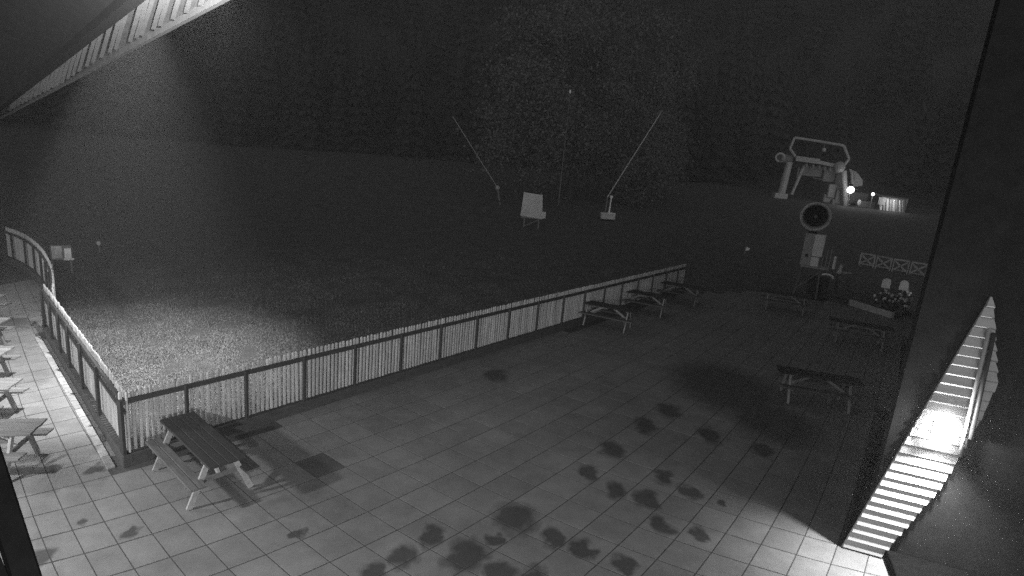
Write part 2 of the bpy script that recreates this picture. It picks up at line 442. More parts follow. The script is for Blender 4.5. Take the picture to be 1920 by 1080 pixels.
def place_table(x, y, deg, label, grp):
    p = proto_pale if grp == G2 else proto
    o = copy_tree(p) if p.name in used else p; used.add(p.name)
    o.location = (x, y, .003); o.rotation_euler = (0, 0, R(deg)); tag(o, label, "picnic table", grp); return o
G1 = "picnic tables on the terrace"; G2 = "picnic tables along the path"
place_table(-4.87, 8.71, 139.6, "picnic table with wet dark top right by the fence corner", G1)
def tab(px, py, deg, label): P = ground(px, py); place_table(P[0], P[1], deg, label, G1)
place_table(8.22, 14.6, -13, "picnic table standing alone nearest the lamplit gable wall", G1)
tab(1138, 612, -24, "picnic table against the long fence, nearest of the three in that row", )
tab(1208, 585, -24, "picnic table against the long fence, middle of the three in that row")
tab(1272, 566, -24, "picnic table near the far end of the long fence")
tab(1468, 582, -20, "dim picnic table in front of the snow gun tower")
tab(1606, 644, -24, "dim picnic table between the flower bed and the lone table")
GA = 43
for i, (px, py, dx, lab) in enumerate([
        (16, 892, 0, "picnic table at the path edge nearest the viewer, half cut off by the frame"),
        (-22, 800, 0, "second picnic table along the path, only its bench end showing"),
        (-30, 728, 0, "third picnic table along the path, mostly out of frame"),
        (-32, 664, 0, "fourth picnic table along the path, mostly out of frame"),
        (-34, 612, 0, "farthest picnic table along the path, at the frame edge")]):
    P = ground(px, py)
    place_table(P[0] - .66, P[1] + .05, 14, lab, G2)

# ------------------------------------------------------------------ dark building with the lamplit gable strip
bld = empty("dark_building", tuple(W0)); tag(bld, "dark clad building with a pale lamplit strip of lap siding", "building")
def wp(u, z, off=0.0): return U * u + NW * off + np.array([0, 0, z])        # relative to W0
HB = 9.2
def quad_wall(name, a, b, h, thick, m):
    mb = MB(); d = unit(b - a); nn = np.array([d[1], -d[0], 0])
    mb.box((a + b) / 2 + nn * 0 + np.array([0, 0, h / 2]), (np.linalg.norm(b - a), thick, h), [d, nn, (0, 0, 1)])
    return mb.build(name, m, bld)
sd = unit(SIDE_END - W0)
a = U * .37 - NW * .2
quad_wall("side_wall", a + sd * .12, a + (SIDE_END - W0), HB, .2, M["sidewall"])
quad_wall("front_wall", U * .25 - NW * .13, U * 7 - NW * .13, HB, .2, M["blackwall"])
# roof slab with overhang
a0 = U * .15 + NW * .05; mb = MB()
e = SIDE_END - W0
pts = [a0, U * 7 + NW * .05, U * 7 + e + sd * .6, e + U * .15 + sd * .6]
mb.v = [tuple(p + np.array([0, 0, HB + .002 + (0 if i in (0, 3) else 1.6)])) for i, p in enumerate(pts)] + [tuple(p + np.array([0, 0, HB + .2 + (0 if i in (0, 3) else 1.6)])) for i, p in enumerate(pts)]
mb.f = [(0, 3, 2, 1), (4, 5, 6, 7), (0, 1, 5, 4), (1, 2, 6, 5), (2, 3, 7, 6), (3, 0, 4, 7)]
mb.build("roof", M["blackwall"], bld)
# the raked strip of lap siding, its edges slanted to match image pixels
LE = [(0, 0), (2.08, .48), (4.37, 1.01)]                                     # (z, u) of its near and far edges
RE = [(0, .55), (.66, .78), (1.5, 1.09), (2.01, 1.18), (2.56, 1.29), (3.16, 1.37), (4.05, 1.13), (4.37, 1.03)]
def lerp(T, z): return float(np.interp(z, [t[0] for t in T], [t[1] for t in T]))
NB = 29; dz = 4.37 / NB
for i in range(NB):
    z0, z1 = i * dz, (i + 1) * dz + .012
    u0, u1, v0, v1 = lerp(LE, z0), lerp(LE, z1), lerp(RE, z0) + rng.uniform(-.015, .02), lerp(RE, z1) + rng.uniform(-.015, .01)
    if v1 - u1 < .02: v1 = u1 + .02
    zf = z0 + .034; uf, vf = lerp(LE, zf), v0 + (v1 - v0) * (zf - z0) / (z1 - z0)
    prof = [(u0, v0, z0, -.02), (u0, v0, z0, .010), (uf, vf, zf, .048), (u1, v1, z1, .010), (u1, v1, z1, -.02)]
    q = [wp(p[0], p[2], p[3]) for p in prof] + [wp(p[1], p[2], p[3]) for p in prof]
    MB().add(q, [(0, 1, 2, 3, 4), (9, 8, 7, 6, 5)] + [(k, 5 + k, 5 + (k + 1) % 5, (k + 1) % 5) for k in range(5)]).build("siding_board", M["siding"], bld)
MB().tube(wp(1.155, 2.0, .075), wp(1.075, 3.95, .075), .026, .026, 8).build("downpipe", M["steel"], bld, smooth=True)
MB().tube(wp(1.215, 2.3, .10), wp(1.13, 3.9, .10), .03, .03, 8).build("downpipe", M["frame"], bld, smooth=True)
# dark block added to blacken the ground at the wall foot
st = MB(); st.box(W0 + wp(1.95, .09, .42), (2.7, .8, .18), [U, NW, (0, 0, 1)])
tag(st.build("added_dark_block", M["near_black"], bevel=.01), "low dark block added over the ground below the lamplit wall", "dark block")

# ------------------------------------------------------------------ lamps
def point(name, loc, power, radius=.05, parent=None, spot=None, aim=None):
    li = bpy.data.lights.new(name, 'SPOT' if spot else 'POINT'); li.energy = power; li.shadow_soft_size = radius
    o = bpy.data.objects.new(name, li); COL.objects.link(o); o.location = loc
    if spot:
        li.spot_size = R(spot); li.spot_blend = 1.0
        o.rotation_euler = Vector(np.asarray(aim, float)).to_track_quat('-Z', 'Y').to_euler()
    if parent: o.parent = parent
    return o
def bulkhead(name, loc, face, label, power, size=(.2, .3), glow_strength=25, standoff=.17, radius=.06, down=False):
    """wall floodlight: housing, hood, bright lens and the light it gives"""
    f = unit(face); sidev = unit(np.cross((0, 0, 1), f)); A = [sidev, f, np.array([0, 0, 1.0])]
    root = empty(name, tuple(loc)); tag(root, label, "lamp")
    MB().box(f * .03, (size[0] * .9, .06, size[1] * .9), A).build("housing", M["white"], root, bevel=.008)
    MB().box(f * .092, (size[0], .064, size[1]), A).build("lens", glow(name + "_lens", glow_strength), root)
    point("bulb", tuple(f * standoff), power, radius, root, spot=150 if down else None, aim=f * .55 - np.array([0, 0, 1.0]))
    return root
bulkhead("wall_floodlight", W0 + wp(.86, 2.33, .034), NW, "blazing wall floodlight on the pale siding strip", 170, (.24, .38), 30, .16, .05)

fl = [o for o in bpy.data.objects if o.name == "wall_floodlight"][0]
point("beam", tuple(NW * .26 - np.array([0, 0, .16])), 950, .05, fl, spot=125, aim=NW * .35 - np.array([0, 0, 1.0]))

# ------------------------------------------------------------------ eave over the path (top corner)
def dirv(x, y): d = ray(x, y); return d / np.hypot(d[0], d[1])
E_near = CAM + dirv(440, -22) * 6.6; E_far = CAM + dirv(-40, 241) * 30
ed = unit(E_far - E_near)
in_near = CAM + dirv(262, -30) * 6.9; in_far = CAM + dirv(-46, 238) * 30
E_vis, E_near = E_near, E_near - ed * 1.3; in_near = in_near - ed * 1.3                 # the sheet runs on past the picture
eave = empty("roof_eave", tuple(E_near)); tag(eave, "ribbed metal roof eave overhead, brightly lit near the lamp", "roof eave")
E0 = E_near
def q(mb, pts, th=.02):
    n = len(pts); upv = np.array([0, 0, th])
    mb.add([np.asarray(p) - E0 for p in pts] + [np.asarray(p) - E0 + upv for p in pts], [tuple(range(n))] + [tuple(range(n, 2 * n))[::-1]] + [(i, (i + 1) % n, n + (i + 1) % n, n + i) for i in range(n)])
    return mb
q(MB(), [E_near, in_near, in_far, E_far], .03).build("sheet", M["eave"], eave)
out_near = CAM + dirv(120, -260) * 5.6; out_far = CAM + dirv(-140, 160) * 26
q(MB(), [in_near - [0, 0, .03], out_near, out_far, in_far - [0, 0, .03]], .03).build("soffit", M["eave_dark"], eave)
NPL = unit(np.cross(E_far - E_near, in_near - E_near))
def on_sheet(x, y):
    d = ray(x, y); return CAM + d * (((E_near - CAM) @ NPL) / (d @ NPL))
NPD = NPL if NPL[2] < 0 else -NPL                               # downwards
def rib(ex):
    ey = 220 - (ex - 0) * .55 if ex < 100 else np.interp(ex, [100, 162, 200, 255, 325, 440], [168, 125, 102, 72, 35, -22])
    # follow the rib up from the eave to the inner edge
    k = 1.0
    while k < 160:
        x, y = ex + .30 * k, ey - k
        if y < 160 - (x - 54) * .895: break
        k += 1
    return on_sheet(ex + 3, ey - 6), on_sheet(ex + .30 * k, ey - k)
for ex in (398, 372, 345, 320, 296, 284, 262, 252, 240, 213, 202, 186, 170, 159, 144, 133, 123, 112, 103, 95, 86, 79, 70, 62, 53, 46, 38, 30, 22, 15):
    aa, bb = rib(ex)
    MB().beam(aa - E0 + NPD * .012, bb - E0 + NPD * .012, .045 if ex > 120 else .06, .03, up=NPD).build("rib", M["rib"], eave)
MB().beam(E_near - E0 + [0, 0, -.0], E_far - E0, .05, .13).build("fascia", M["eave"], eave)
MB().beam(in_near - E0 - [0, 0, .035], in_far - E0 - [0, 0, .035], .12, .10).build("purlin", M["eave_dark"], eave)
# inferred eave lamp split: terrace light behind camera, added spot on the eave
LP = np.array([.7, -1.0, 3.3])
root = empty("terrace_lamp", tuple(LP)); tag(root, "hooded lamp below the camera lighting the terrace", "lamp")
MB().lathe((0, 0, .06), (.2, -1, .5), [(0, .16), (.10, .12), (.16, .02), (.18, .02), (.115, .13), (.0, .17)], 24).build("shade", M["steel_dark"], root, smooth=True)
MB().ball((0, 0, .065), .02).build("bulb_glass", glow("unseen_bulb", 3), root)
point("bulb", (0, 0, .03), 2350, .015, root, spot=112, aim=np.array([-3.2, 5.2, 0]) - LP)
LQ = np.array([-1.76, 3.5, 6.62])
root = empty("eave_spotlight", tuple(LQ)); tag(root, "unseen spotlight added to light the metal eave alone", "lamp")
MB().tube((0, -.02, -.08), (0, -.12, -.12), .05, .04, 12).build("housing", M["steel_dark"], root)
MB().ball((0, 0, -.04), .03).build("bulb_glass", glow("eave_edge_bulb", 3), root)
point("bulb", (-.01, .03, .02), 3600, .04, root, spot=46, aim=on_sheet(285, 30) - LQ)
# wall lamps of the lodge beside the path, out of the picture
for i, (x, y, z, p) in enumerate([(-13.0, 8.8, 4.3, 1250), (-17.0, 14.0, 4.3, 1100), (-9.2, 5.0, 3.7, 2350)]):
    bulkhead("path_floodlight", np.array([x, y, z]), (1, .15, 0), ["floodlight on the lodge wall beside the nearest path table", "floodlight on the lodge wall farther along the path", "floodlight on the lodge wall nearest the fence corner"][i], p, glow_strength=3, down=True, radius=.16)
LF = np.array([-6.6, 10.4, 8.7]); AIM = ground(225, 690) - LF
lf = empty("lawn_floodlight", tuple(LF)); tag(lf, "high floodlight on an arm above the fence corner aimed at the grass", "lamp")
MB().box((0, 0, .02), (.2, .12, .2)).build("housing", M["steel_dark"], lf, bevel=.01)
MB().tube((0, 0, .12), (-2.6, -1.6, .3), .03, .03, 8).build("arm", M["steel_dark"], lf)
point("bulb", tuple(unit(AIM) * .3), 10500, .06, lf, spot=62, aim=AIM)
# ------------------------------------------------------------------ near handrail in the bottom corner
hr = empty("handrail", tuple(at(-40, 1000, 3.3) * [1, 1, 0])); tag(hr, "dark slanting handrail close to the camera in the bottom corner", "handrail")
h0 = np.array(hr.location)
MB().beam(at(-42, 800, 3.6) - h0, at(66, 1140, 3.1) - h0, .10, .10).build("rail", M["near_black"], hr, bevel=.01)
MB().beam(at(-60, 910, 3.55) - h0, at(30, 1140, 3.1) - h0, .025, .025).build("bar", M["near_black"], hr)
MB().beam(at(66, 1140, 3.1) - h0, np.r_[at(66, 1140, 3.1)[:2], 0] - h0, .08, .08, up=(0, 1, 0)).build("post", M["near_black"], hr)

# ------------------------------------------------------------------ snow gun on its tower
GB = ground(1517, 556); gun_d = np.hypot(GB[0], GB[1])
def gp(x, y, k=0.0): return at(x, y, gun_d + k) - GB
fc = unit(np.array([-GB[0], -GB[1], 0])); fs = np.array([-fc[1], fc[0], 0])       # towards the viewer, and sideways
GA3 = [fs, fc, np.array([0, 0, 1.0])]
gun = empty("snow_gun", tuple(GB)); tag(gun, "fan snow gun with round barrel on a pale control tower", "snow gun")
c = gp(1530, 406)
barrel = MB().lathe(c, fc, [(-.55, .52), (-.5, .50), (.28, .57), (.33, .60), (.33, .68), (.25, .70), (-.5, .58), (-.58, .56)], 36).build("barrel", M["sign"], gun, smooth=True)
MB().tube(c - fc * .5, c - fc * .45, .56, .56, 28).build("fan_guard", M["black"], barrel)
MB().tube(c - fc * .4, c + fc * .05, .12, .07, 14).build("hub", M["steel_dark"], barrel)
for k in range(7):
    t = 2 * math.pi * k / 7; d = fs * math.cos(t) + np.array([0, 0, 1.0]) * math.sin(t)
    MB().beam(c - fc * .3 + d * .1, c - fc * .3 + d * .5, .16, .02, up=fc + .5 * np.cross(d, fc)).build("fan_blade", M["black"], barrel)
MB().tube(c - [0, 0, .66], c - [0, 0, 1.0] - fc * .05, .16, .2, 14).build("swivel", M["black"], gun)
zt = gp(1525, 437)[2]; zb = gp(1520, 498)[2]; zc = (zt + zb) / 2; hh = zt - zb
cx = gp(1524, 465)
MB().box((cx[0], cx[1], zc) - fs * .2, (.44, .45, hh), GA3).build("cabinet", M["steel"], gun, bevel=.02)
MB().box((cx[0], cx[1], zt - .55) + fs * .24 + fc * .06, (.46, .45, 1.06), GA3).build("cabinet", M["white"], gun, bevel=.02)
MB().box((cx[0], cx[1], zb + (hh - 1.1) / 2) + fs * .2 + fc * .06, (.36, .4, hh - 1.12), GA3).build("cabinet", M["white"], gun, bevel=.02)
MB().box((cx[0], cx[1], zb + .5) - fs * .2 + fc * .24, (.12, .03, .14), GA3).build("gauge", M["black"], gun)
MB().box((cx[0], cx[1], zb - .03) + fs * .25, (1.2, .7, .06), GA3).build("platform", M["steel"], gun)
for k in range(3):
    b0 = np.array([cx[0], cx[1], zb]) + fs * (.52 + k * .16) + fc * .1
    MB().tube(b0, b0 + [0, 0, [.55, .95, .95][k]], .025, .025, 8).build("railing_rod", M["steel"], gun)
b0 = np.array([cx[0], cx[1], zb]) + fs * 1.05
MB().tube(b0, b0 + [0, 0, .62], .07, .07, 10).build("pipe", M["white"], gun)
for k in (-1, 1):
    for m_ in (-1, 1):
        MB().tube((cx[0], cx[1], zb) + fs * (.12 + k * .4) + fc * m_ * .3, (cx[0], cx[1], 0) + fs * (.08 + k * .5) + fc * m_ * .4, .05, .05, 8).build("leg", M["steel_dark"], gun)
MB().beam((cx[0], cx[1], zb - .2) + fs * .5 + fc * .31, (cx[0], cx[1], .4) - fs * .35 + fc * .36, .05, .05).build("brace", M["steel_dark"], gun)
MB().box((cx[0], cx[1], .5) + fs * .55 - fc * .2, (.9, .8, 1.0), GA3).build("pump_housing", M["black"], gun, bevel=.04)
MB().path([gp(1541, 515, -.5), gp(1549, 514, -.5), gp(1557, 516, -.5), gp(1562, 520, -.5), gp(1562, 523, -.5)], .05).build("hose", M["white"], gun)
# barrel and nozzle beside it
P = ground(1574, 556); tk = empty("water_tank", tuple(P)); tag(tk, "small grey tank with pale nozzle beside the snow gun tower", "tank")
MB().tube((0, 0, 0), (0, 0, 1.15), .32, .32, 18).build("body", M["steel_dark"], tk, smooth=False)
MB().tube((-.3, 0, 1.15), (-.22, 0, 1.62), .1, .07, 10).build("nozzle", M["white"], tk)
MB().tube((-.1, 0, 1.22), (.32, 0, 1.22), .05, .05, 8).build("valve", M["stone"], tk)

# ------------------------------------------------------------------ cross-braced barrier
b0 = on_terrain(1610, 497); b1 = on_terrain(1738, 521); bd = unit(b1 - b0); LB = np.linalg.norm(b1 - b0)
br = empty("timber_barrier", tuple(b0)); tag(br, "pale cross-braced timber barrier beyond the flower bed", "barrier")
NM = 4
for i in range(NM):
    p, r_ = bd * LB * i / NM, bd * LB * (i + .86) / NM
    MB().beam(p + [0, 0, .10], r_ + [0, 0, .78], .06, .10).build("brace", M["wood"], br)
    MB().beam(p + [0, 0, .78], r_ + [0, 0, .10], .06, .10).build("brace", M["wood"], br)
    for e_ in (p, r_): MB().beam(e_ + [0, 0, -.1], e_ + [0, 0, .85], .07, .07, up=(0, 1, 0)).build("post", M["wood"], br)
    MB().beam(p + [0, 0, .84], r_ + [0, 0, .84], .07, .09).build("rail", M["wood"], br)
    MB().beam(p + [0, 0, .14], r_ + [0, 0, .14], .05, .07).build("rail", M["wood"], br)

# ------------------------------------------------------------------ flower bed
def leaves(n, centre, rad, size, mat_, name, parent, squash=1.0, shell=.35):
    u = rng.randn(n, 3); u /= np.linalg.norm(u, axis=1)[:, None]; r = (shell + (1 - shell) * rng.rand(n, 1)) * np.asarray(rad) * np.array([1, 1, squash])
    c = u * r + np.asarray(centre); t = rng.randn(n, 3); t /= np.linalg.norm(t, axis=1)[:, None]
    w = np.cross(t, rng.randn(n, 3)); w /= np.linalg.norm(w, axis=1)[:, None]; s = size * rng.uniform(.6, 1.4, (n, 1))
    v = np.stack([c - t * s, c - w * s * .5, c + t * s, c + w * s * .5], 1).reshape(-1, 3)
    me = bpy.data.meshes.new(name); me.from_pydata(v.tolist(), [], np.arange(n * 4).reshape(-1, 4).tolist()); me.materials.append(mat_)
    return link(name, me, parent)
q0, q1, q2, q3 = ground(1592, 572), ground(1672, 597), ground(1701, 590), ground(1700, 545)
bed = empty("flower_bed", tuple(q1)); tag(bed, "raised flower bed with pale timber edge near the dark building", "flower bed")
for a, b in ((q0, q1), (q1, q2), (q2, q3)):
    MB().beam(a - q1 + [0, 0, .14], b - q1 + [0, 0, .14], .12, .28).build("edge_board", M["wood"] if a is q1 else M["stone"], bed, bevel=.01)
mb = MB(); mb.v = [tuple(p - q1 + np.array([0, 0, .2])) for p in (q0, q1, q2, q3)]; mb.f = [(0, 1, 2, 3)]
mb.build("soil", M["joint"], bed)
for i, (x, y, lab) in enumerate([(1657, 552, "pale round-topped board standing in the flower bed, farther from the building"), (1690, 556, "pale round-topped board standing in the flower bed, nearer the dark building")]):
    P = ground(x, y); o = empty("round_topped_board", tuple(P)); tag(o, lab, "board")
    v = []; nn = 16
    for dy in (-.03, .03):
        v += [(-.2, dy, .35), (.2, dy, .35)] + [(.2 * math.cos(t), dy, .68 + .2 * math.sin(t)) for t in np.linspace(0, math.pi, nn)]
    m_ = nn + 2
    MB().add(v, [tuple(range(m_)), tuple(range(m_, 2 * m_))[::-1]] + [(j, (j + 1) % m_, m_ + (j + 1) % m_, m_ + j) for j in range(m_)]).build("panel", M["stone"], o)
    MB().beam((0, .0, -.02), (0, 0, .4), .05, .05, up=(0, 1, 0)).build("stake", M["wood"], o)
    o.rotation_euler = (0, 0, -.5)
PL = [(1640, 573), (1652, 565), (1664, 570), (1672, 580), (1684, 582), (1694, 578), (1700, 566), (1680, 568), (1648, 580), (1690, 590)]
pl_words = ["at the far end of the bed", "left of the round-topped boards", "just below the farther board", "in the middle of the bed", "beside the pale end board", "by the bed's near corner", "under the dark building's wall", "between the two boards", "on the low front edge", "hanging over the end board"]
for (x, y), wds in zip(PL, pl_words):
    P = ground(x, y, .2); o = empty("flowering_plant", tuple(P)); tag(o, "small flowering plant " + wds, "plant", "plants in the flower bed")
    leaves(90, (0, 0, .22), .24, .07, M["leaf"], "foliage", o, 1.1, .1)
    for k in range(3): MB().beam((0, 0, 0), (rng.uniform(-.1, .1), rng.uniform(-.1, .1), .4), .02, .02, up=(0, 1, 0)).build("stem", M["leaf_dark"], o)
    for k in range(3): MB().ball((rng.uniform(-.15, .15), rng.uniform(-.15, .15), rng.uniform(.35, .55)), .06, 8, 5).build("flower", M["white"], o)

# ------------------------------------------------------------------ signs, posts, lances on the lawn
P = on_terrain(995, 428); ds = np.hypot(P[0], P[1]); k = ds / FPX * 1.02
sg = empty("sign_board", tuple(P)); tag(sg, "large pale sign board on two legs at the edge of the lawn", "sign")
zt, zb = (at(992, 361, ds) - P)[2], (at(995, 406, ds) - P)[2]; wd = 37 * k
mb = MB(); mb.add([(-wd / 2 - .1, -.03, zb), (wd / 2 + .05, -.03, zb - .12), (wd / 2 - .1, -.03, zt - .1), (-wd / 2, -.03, zt), (-wd / 2 - .1, .03, zb), (wd / 2 + .05, .03, zb - .12), (wd / 2 - .1, .03, zt - .1), (-wd / 2, .03, zt)], [(0, 1, 2, 3), (7, 6, 5, 4), (0, 4, 5, 1), (1, 5, 6, 2), (2, 6, 7, 3), (3, 7, 4, 0)])
sgp = mb.build("panel", M["sign"], sg)
MB().box((wd / 2 + .1, -.05, zb + .2), (.35, .05, .5)).build("side_panel", M["sign"], sgp)
MB().box((0, .02, zb - .1), (wd + .1, .08, .1)).build("shelf", M["steel_dark"], sg)
for s_ in (-1, 1): MB().beam((s_ * wd * .36, .08, -.1), (s_ * wd * .36, .08, zt - .2), .1, .1, up=(0, 1, 0)).build("leg", M["steel_dark"], sg)
MB().beam((-wd * .36, .08, .1), (wd * .36, .08, zb - .2), .06, .06).build("brace", M["steel_dark"], sg)

for nm, bx, by, tx, ty, lab in [("r", 1133, 408, 1238, 213, "long pale snow lance leaning beside the white hydrant box"), ("l", 938, 384, 853, 225, "thin faint snow lance leaning away from the sign board")]:
    P = on_terrain(bx, by); d_ = np.hypot(P[0], P[1]); la = empty("snow_lance", tuple(P)); tag(la, lab, "snow lance", "snow lances")
    T = at(tx, ty, d_ - 1.0) - P; B_ = at(bx + (tx - bx) * .06, by + (ty - by) * .2, d_) - P
    MB().tube(B_, T, .05 if nm == "r" else .035, .03, 8).build("mast", M["sign"] if nm == "r" else M["steel"], la)
    MB().tube(T, T + unit(T - B_) * .35, .07, .07, 8).build("nozzle_head", M["steel_dark"], la)
    MB().beam((0, 0, -.1), B_, .10, .10, up=(0, 1, 0)).build("stand", M["steel_dark"], la)
    if nm == "l": MB().ball(B_, .22, 10, 6).build("pivot", M["steel"], la)
P = on_terrain(1132, 409) + np.array([.2, -.8, 0]); hy = empty("hydrant_box", tuple(P)); tag(hy, "white hydrant box with a short upright pipe on the lawn", "hydrant")
MB().box((0, 0, .3), (1.25, .7, .55)).build("box", M["sign"], hy, bevel=.05)
MB().box((.25, -.1, .56), (.7, .6, .12)).build("lid", M["white"], hy, bevel=.03)
MB().tube((.08, 0, .5), (.12, 0, 1.9), .07, .06, 8).build("pipe", M["white"], hy)
MB().ball((.12, 0, 1.95), .14, 10, 6).build("valve_cap", M["white"], hy)

P = on_terrain(1045, 402); d_ = np.hypot(P[0], P[1]) + 4; P = np.r_[at(1045, 402, d_)[:2], 0]; P[2] = terrain_z(P[0], P[1])
ma = empty("lamp_mast", tuple(P)); tag(ma, "thin upright mast among the trees behind the sign board", "mast")
T = at(1044, 172, d_)[2] - P[2]
MB().tube((0, 0, -.2), (0, 0, T), .05, .035, 8).build("pole", M["steel_dark"], ma); MB().tube((0, 0, T - .05), (0, 0, T + .25), .09, .09, 8).build("cap", M["white"], ma)

P = on_terrain(118, 515); d_ = np.hypot(P[0], P[1])
nb = empty("notice_board", tuple(P), R(35)); tag(nb, "small notice board with a white sheet on thin legs beyond the path fence", "notice board")
z0, z1 = (at(118, 487, d_) - P)[2], (at(118, 460, d_) - P)[2]
nbp = MB().box((0, 0, (z0 + z1) / 2), (.62, .05, z1 - z0)).build("panel", M["steel_dark"], nb)
MB().box((.2, -.045, (z0 + z1) / 2 - .02), (.2, .02, .36)).build("sheet", M["white"], nbp)
MB().box((.22, -.06, z0 + .03), (.3, .06, .07)).build("ledge", M["white"], nbp)
MB().box((-.12, -.03, (z0 + z1) / 2 + .02), (.3, .02, .45)).build("poster", M["sign"], nbp)
for s_ in (-1, 1): MB().beam((s_ * .27, .05, -.1), (s_ * .27, .05, z1), .06, .06, up=(0, 1, 0)).build("leg", M["steel_dark"], nb)
P = on_terrain(187, 474); d_ = np.hypot(P[0], P[1]); mp_ = empty("marker_post", tuple(P)); tag(mp_, "thin marker post with a small pale disc on the dark lawn", "post")
z1 = (at(187, 455, d_) - P)[2]
MB().tube((0, 0, -.05), (0, 0, z1), .022, .022, 8).build("pole", M["steel_dark"], mp_); MB().tube((0, -.04, z1 - .02), (0, .0, z1 - .02), .085, .085, 14).build("disc", M["sign"], mp_)
P = on_terrain(1396, 477); mf = empty("marker_flag", tuple(P)); tag(mf, "tiny pale marker flag on the gravel before the snow gun", "flag")
MB().tube((0, 0, -.05), (0, 0, .55), .03, .03, 6).build("pole", M["wood"], mf); MB().add([(0, 0, .55), (.3, 0, .5), (.28, .04, .3), (.02, 0, .25), (0, .02, .55), (.3, .02, .5), (.28, .06, .3), (.02, .02, .25)], [(0, 1, 2, 3), (7, 6, 5, 4), (0, 4, 5, 1), (1, 5, 6, 2), (2, 6, 7, 3), (3, 7, 4, 0)]).build("cloth", M["white"], mf)

# ------------------------------------------------------------------ chairlift terminal
FP = on_terrain(1461, 371); LD = np.hypot(FP[0], FP[1])
def lp(x, y, k=0.0): return at(x, y, LD + k) - FP
lift = empty("chairlift_terminal", tuple(FP)); tag(lift, "steel chairlift terminal frame on a thick raked leg up the slope", "chairlift")
fr = [(1490, 258), (1535, 265), (1582, 273), (1592, 298), (1580, 313), (1535, 305), (1494, 297), (1481, 279), (1490, 258)]
MB().path([lp(*p) for p in fr], .17).build("upper_frame", M["steel"], lift)
MB().path([lp(*p, 4.0) for p in fr], .14).build("rear_frame", M["steel_dark"], lift)
for p in fr[:-1:2]: MB().tube(lp(*p), lp(*p, 4.0), .12).build("cross_member", M["steel_dark"], lift)
MB().beam(lp(1493, 297, -.3), lp(1537, 303, -.3), .5, .62).build("beam", M["steel"], lift)
MB().beam(lp(1535, 304, -.25), lp(1574, 312, -.25), .5, .42).build("beam", M["steel"], lift)
bwh = MB().tube(lp(1460, 296, -.6), lp(1482, 299, .6), .62, .55, 16).build("bull_wheel_housing", M["steel_dark"], lift)
MB().lathe(lp(1463, 295, -.7), lp(1463, 295, -1.5) - lp(1463, 295, -.7), [(0, .40), (.12, .40), (.12, .62), (0, .62)], 20).build("wheel_rim", M["steel"], bwh)
MB().ball(lp(1574, 313, -.4), .68, 14, 8).build("joint_drum", M["steel"], lift)
lleg = MB().tube(lp(1464, 366), lp(1480, 304), .50, .42, 14).build("leg", M["steel"], lift)
MB().box(lp(1461, 369) + [0, 0, .1], (1.7, 1.2, .8)).build("foot", M["steel"], lleg, bevel=.05)
MB().tube(lp(1484, 365, 1), lp(1508, 309, 1), .2).build("brace", M["steel"], lift)
MB().tube(lp(1494, 334, 1), lp(1498, 313, 1), .13).build("brace", M["steel_dark"], lift)
MB().tube(lp(1586, 392, .5), lp(1582, 320, .3), .30, .34, 12).build("leg", M["steel"], lift)
MB().tube(lp(1598, 345, 2), lp(1597, 322, 2), .16).build("strut", M["steel"], lift)
for i, x in enumerate((1512, 1524, 1536, 1546, 1556)):
    MB().tube(lp(x, 307 + i * 1.8, -.2), lp(x, 313 + i * 2, -.2), .18).build("sheave", M["steel_dark"], lift)
MB().path([lp(1524, 322), lp(1525, 334), lp(1552, 338), lp(1550, 320)], .06).build("cable_loop", M["steel_dark"], lift)
MB().tube(lp(1545, 279), lp(1546, 264), .05).build("hanger", M["steel_dark"], lift)
MB().ball(lp(1545, 281), .25, 10, 6).build("sensor", M["stone"], lift)
for x, y, w, h, k_ in [(1530, 322, 4.2, 1.3, 2.2), (1556, 330, 2.2, 1.6, 2.6), (1572, 345, 1.5, 2.6, 3.0), (1606, 372, 2.4, 1.5, 3.5), (1622, 384, 2.0, .9, 2.0)]:
    MB().box(lp(x, y, k_), (w, 1.0, h)).build("machine_housing", M["steel_dark"], lift, bevel=.08)
for i in range(5): MB().beam(lp(1588, 392 - i * 9, -.1), lp(1594, 392 - i * 9, -.1), .05, .05).build("ladder_rung", M["steel"], lift)
v = [lp(1592, 316, 3), lp(1606, 322, 3), lp(1618, 338, 3), lp(1617, 348, 3), lp(1600, 350, 3)]
mb = MB(); nn = len(v); back = unit(np.array([FP[0], FP[1], 0])) * 1.2
mb.add(v + [p + back for p in v], [tuple(range(nn)), tuple(range(nn, 2 * nn))[::-1]] + [(j, (j + 1) % nn, nn + (j + 1) % nn, nn + j) for j in range(nn)])
mb.build("drive_cowl", M["steel"], lift)
for x, y, w, h in [(1560, 358, 1.6, 1.8), (1572, 368, 1.2, 2.0), (1550, 372, 1.4, 1.1), (1566, 380, 1.4, .9)]:
    MB().box(lp(x, y, 1.5), (w, 1.2, h)).build("machinery", M["steel_dark"], lift, bevel=.1)

def yard_lamp(name, x, y, k, r, power, strength, label):
    P = at(x, y, LD + k); z0 = terrain_z(P[0], P[1]); o = empty(name, (P[0], P[1], z0)); tag(o, label, "lamp", "lit yard lamps")
    MB().tube((0, 0, -.2), (0, 0, P[2] - z0 - r), .07, .05, 8).build("pole", M["steel_dark"], o)
    b = MB().ball((0, 0, P[2] - z0), r, 14, 8).build("globe", glow(name + "_globe", strength), o, smooth=True)
    fwd_ = -unit(np.array([P[0], P[1], 0]))
    point("bulb", tuple(fwd_ * (r + .25) + np.array([0, 0, P[2] - z0])), power, .15, o)
yard_lamp("yard_lamp", 1595, 356, -.8, .42, 90, 6, "larger glaring yard lamp below the chairlift frame")
yard_lamp("yard_lamp", 1637, 364, 0, .18, 30, 6, "smaller bright yard lamp beside the slatted hut")
P = at(1611, 380, LD); o = empty("signal_box", (P[0], P[1], terrain_z(P[0], P[1]))); tag(o, "small pale oval signal box between the two yard lamps", "signal box")
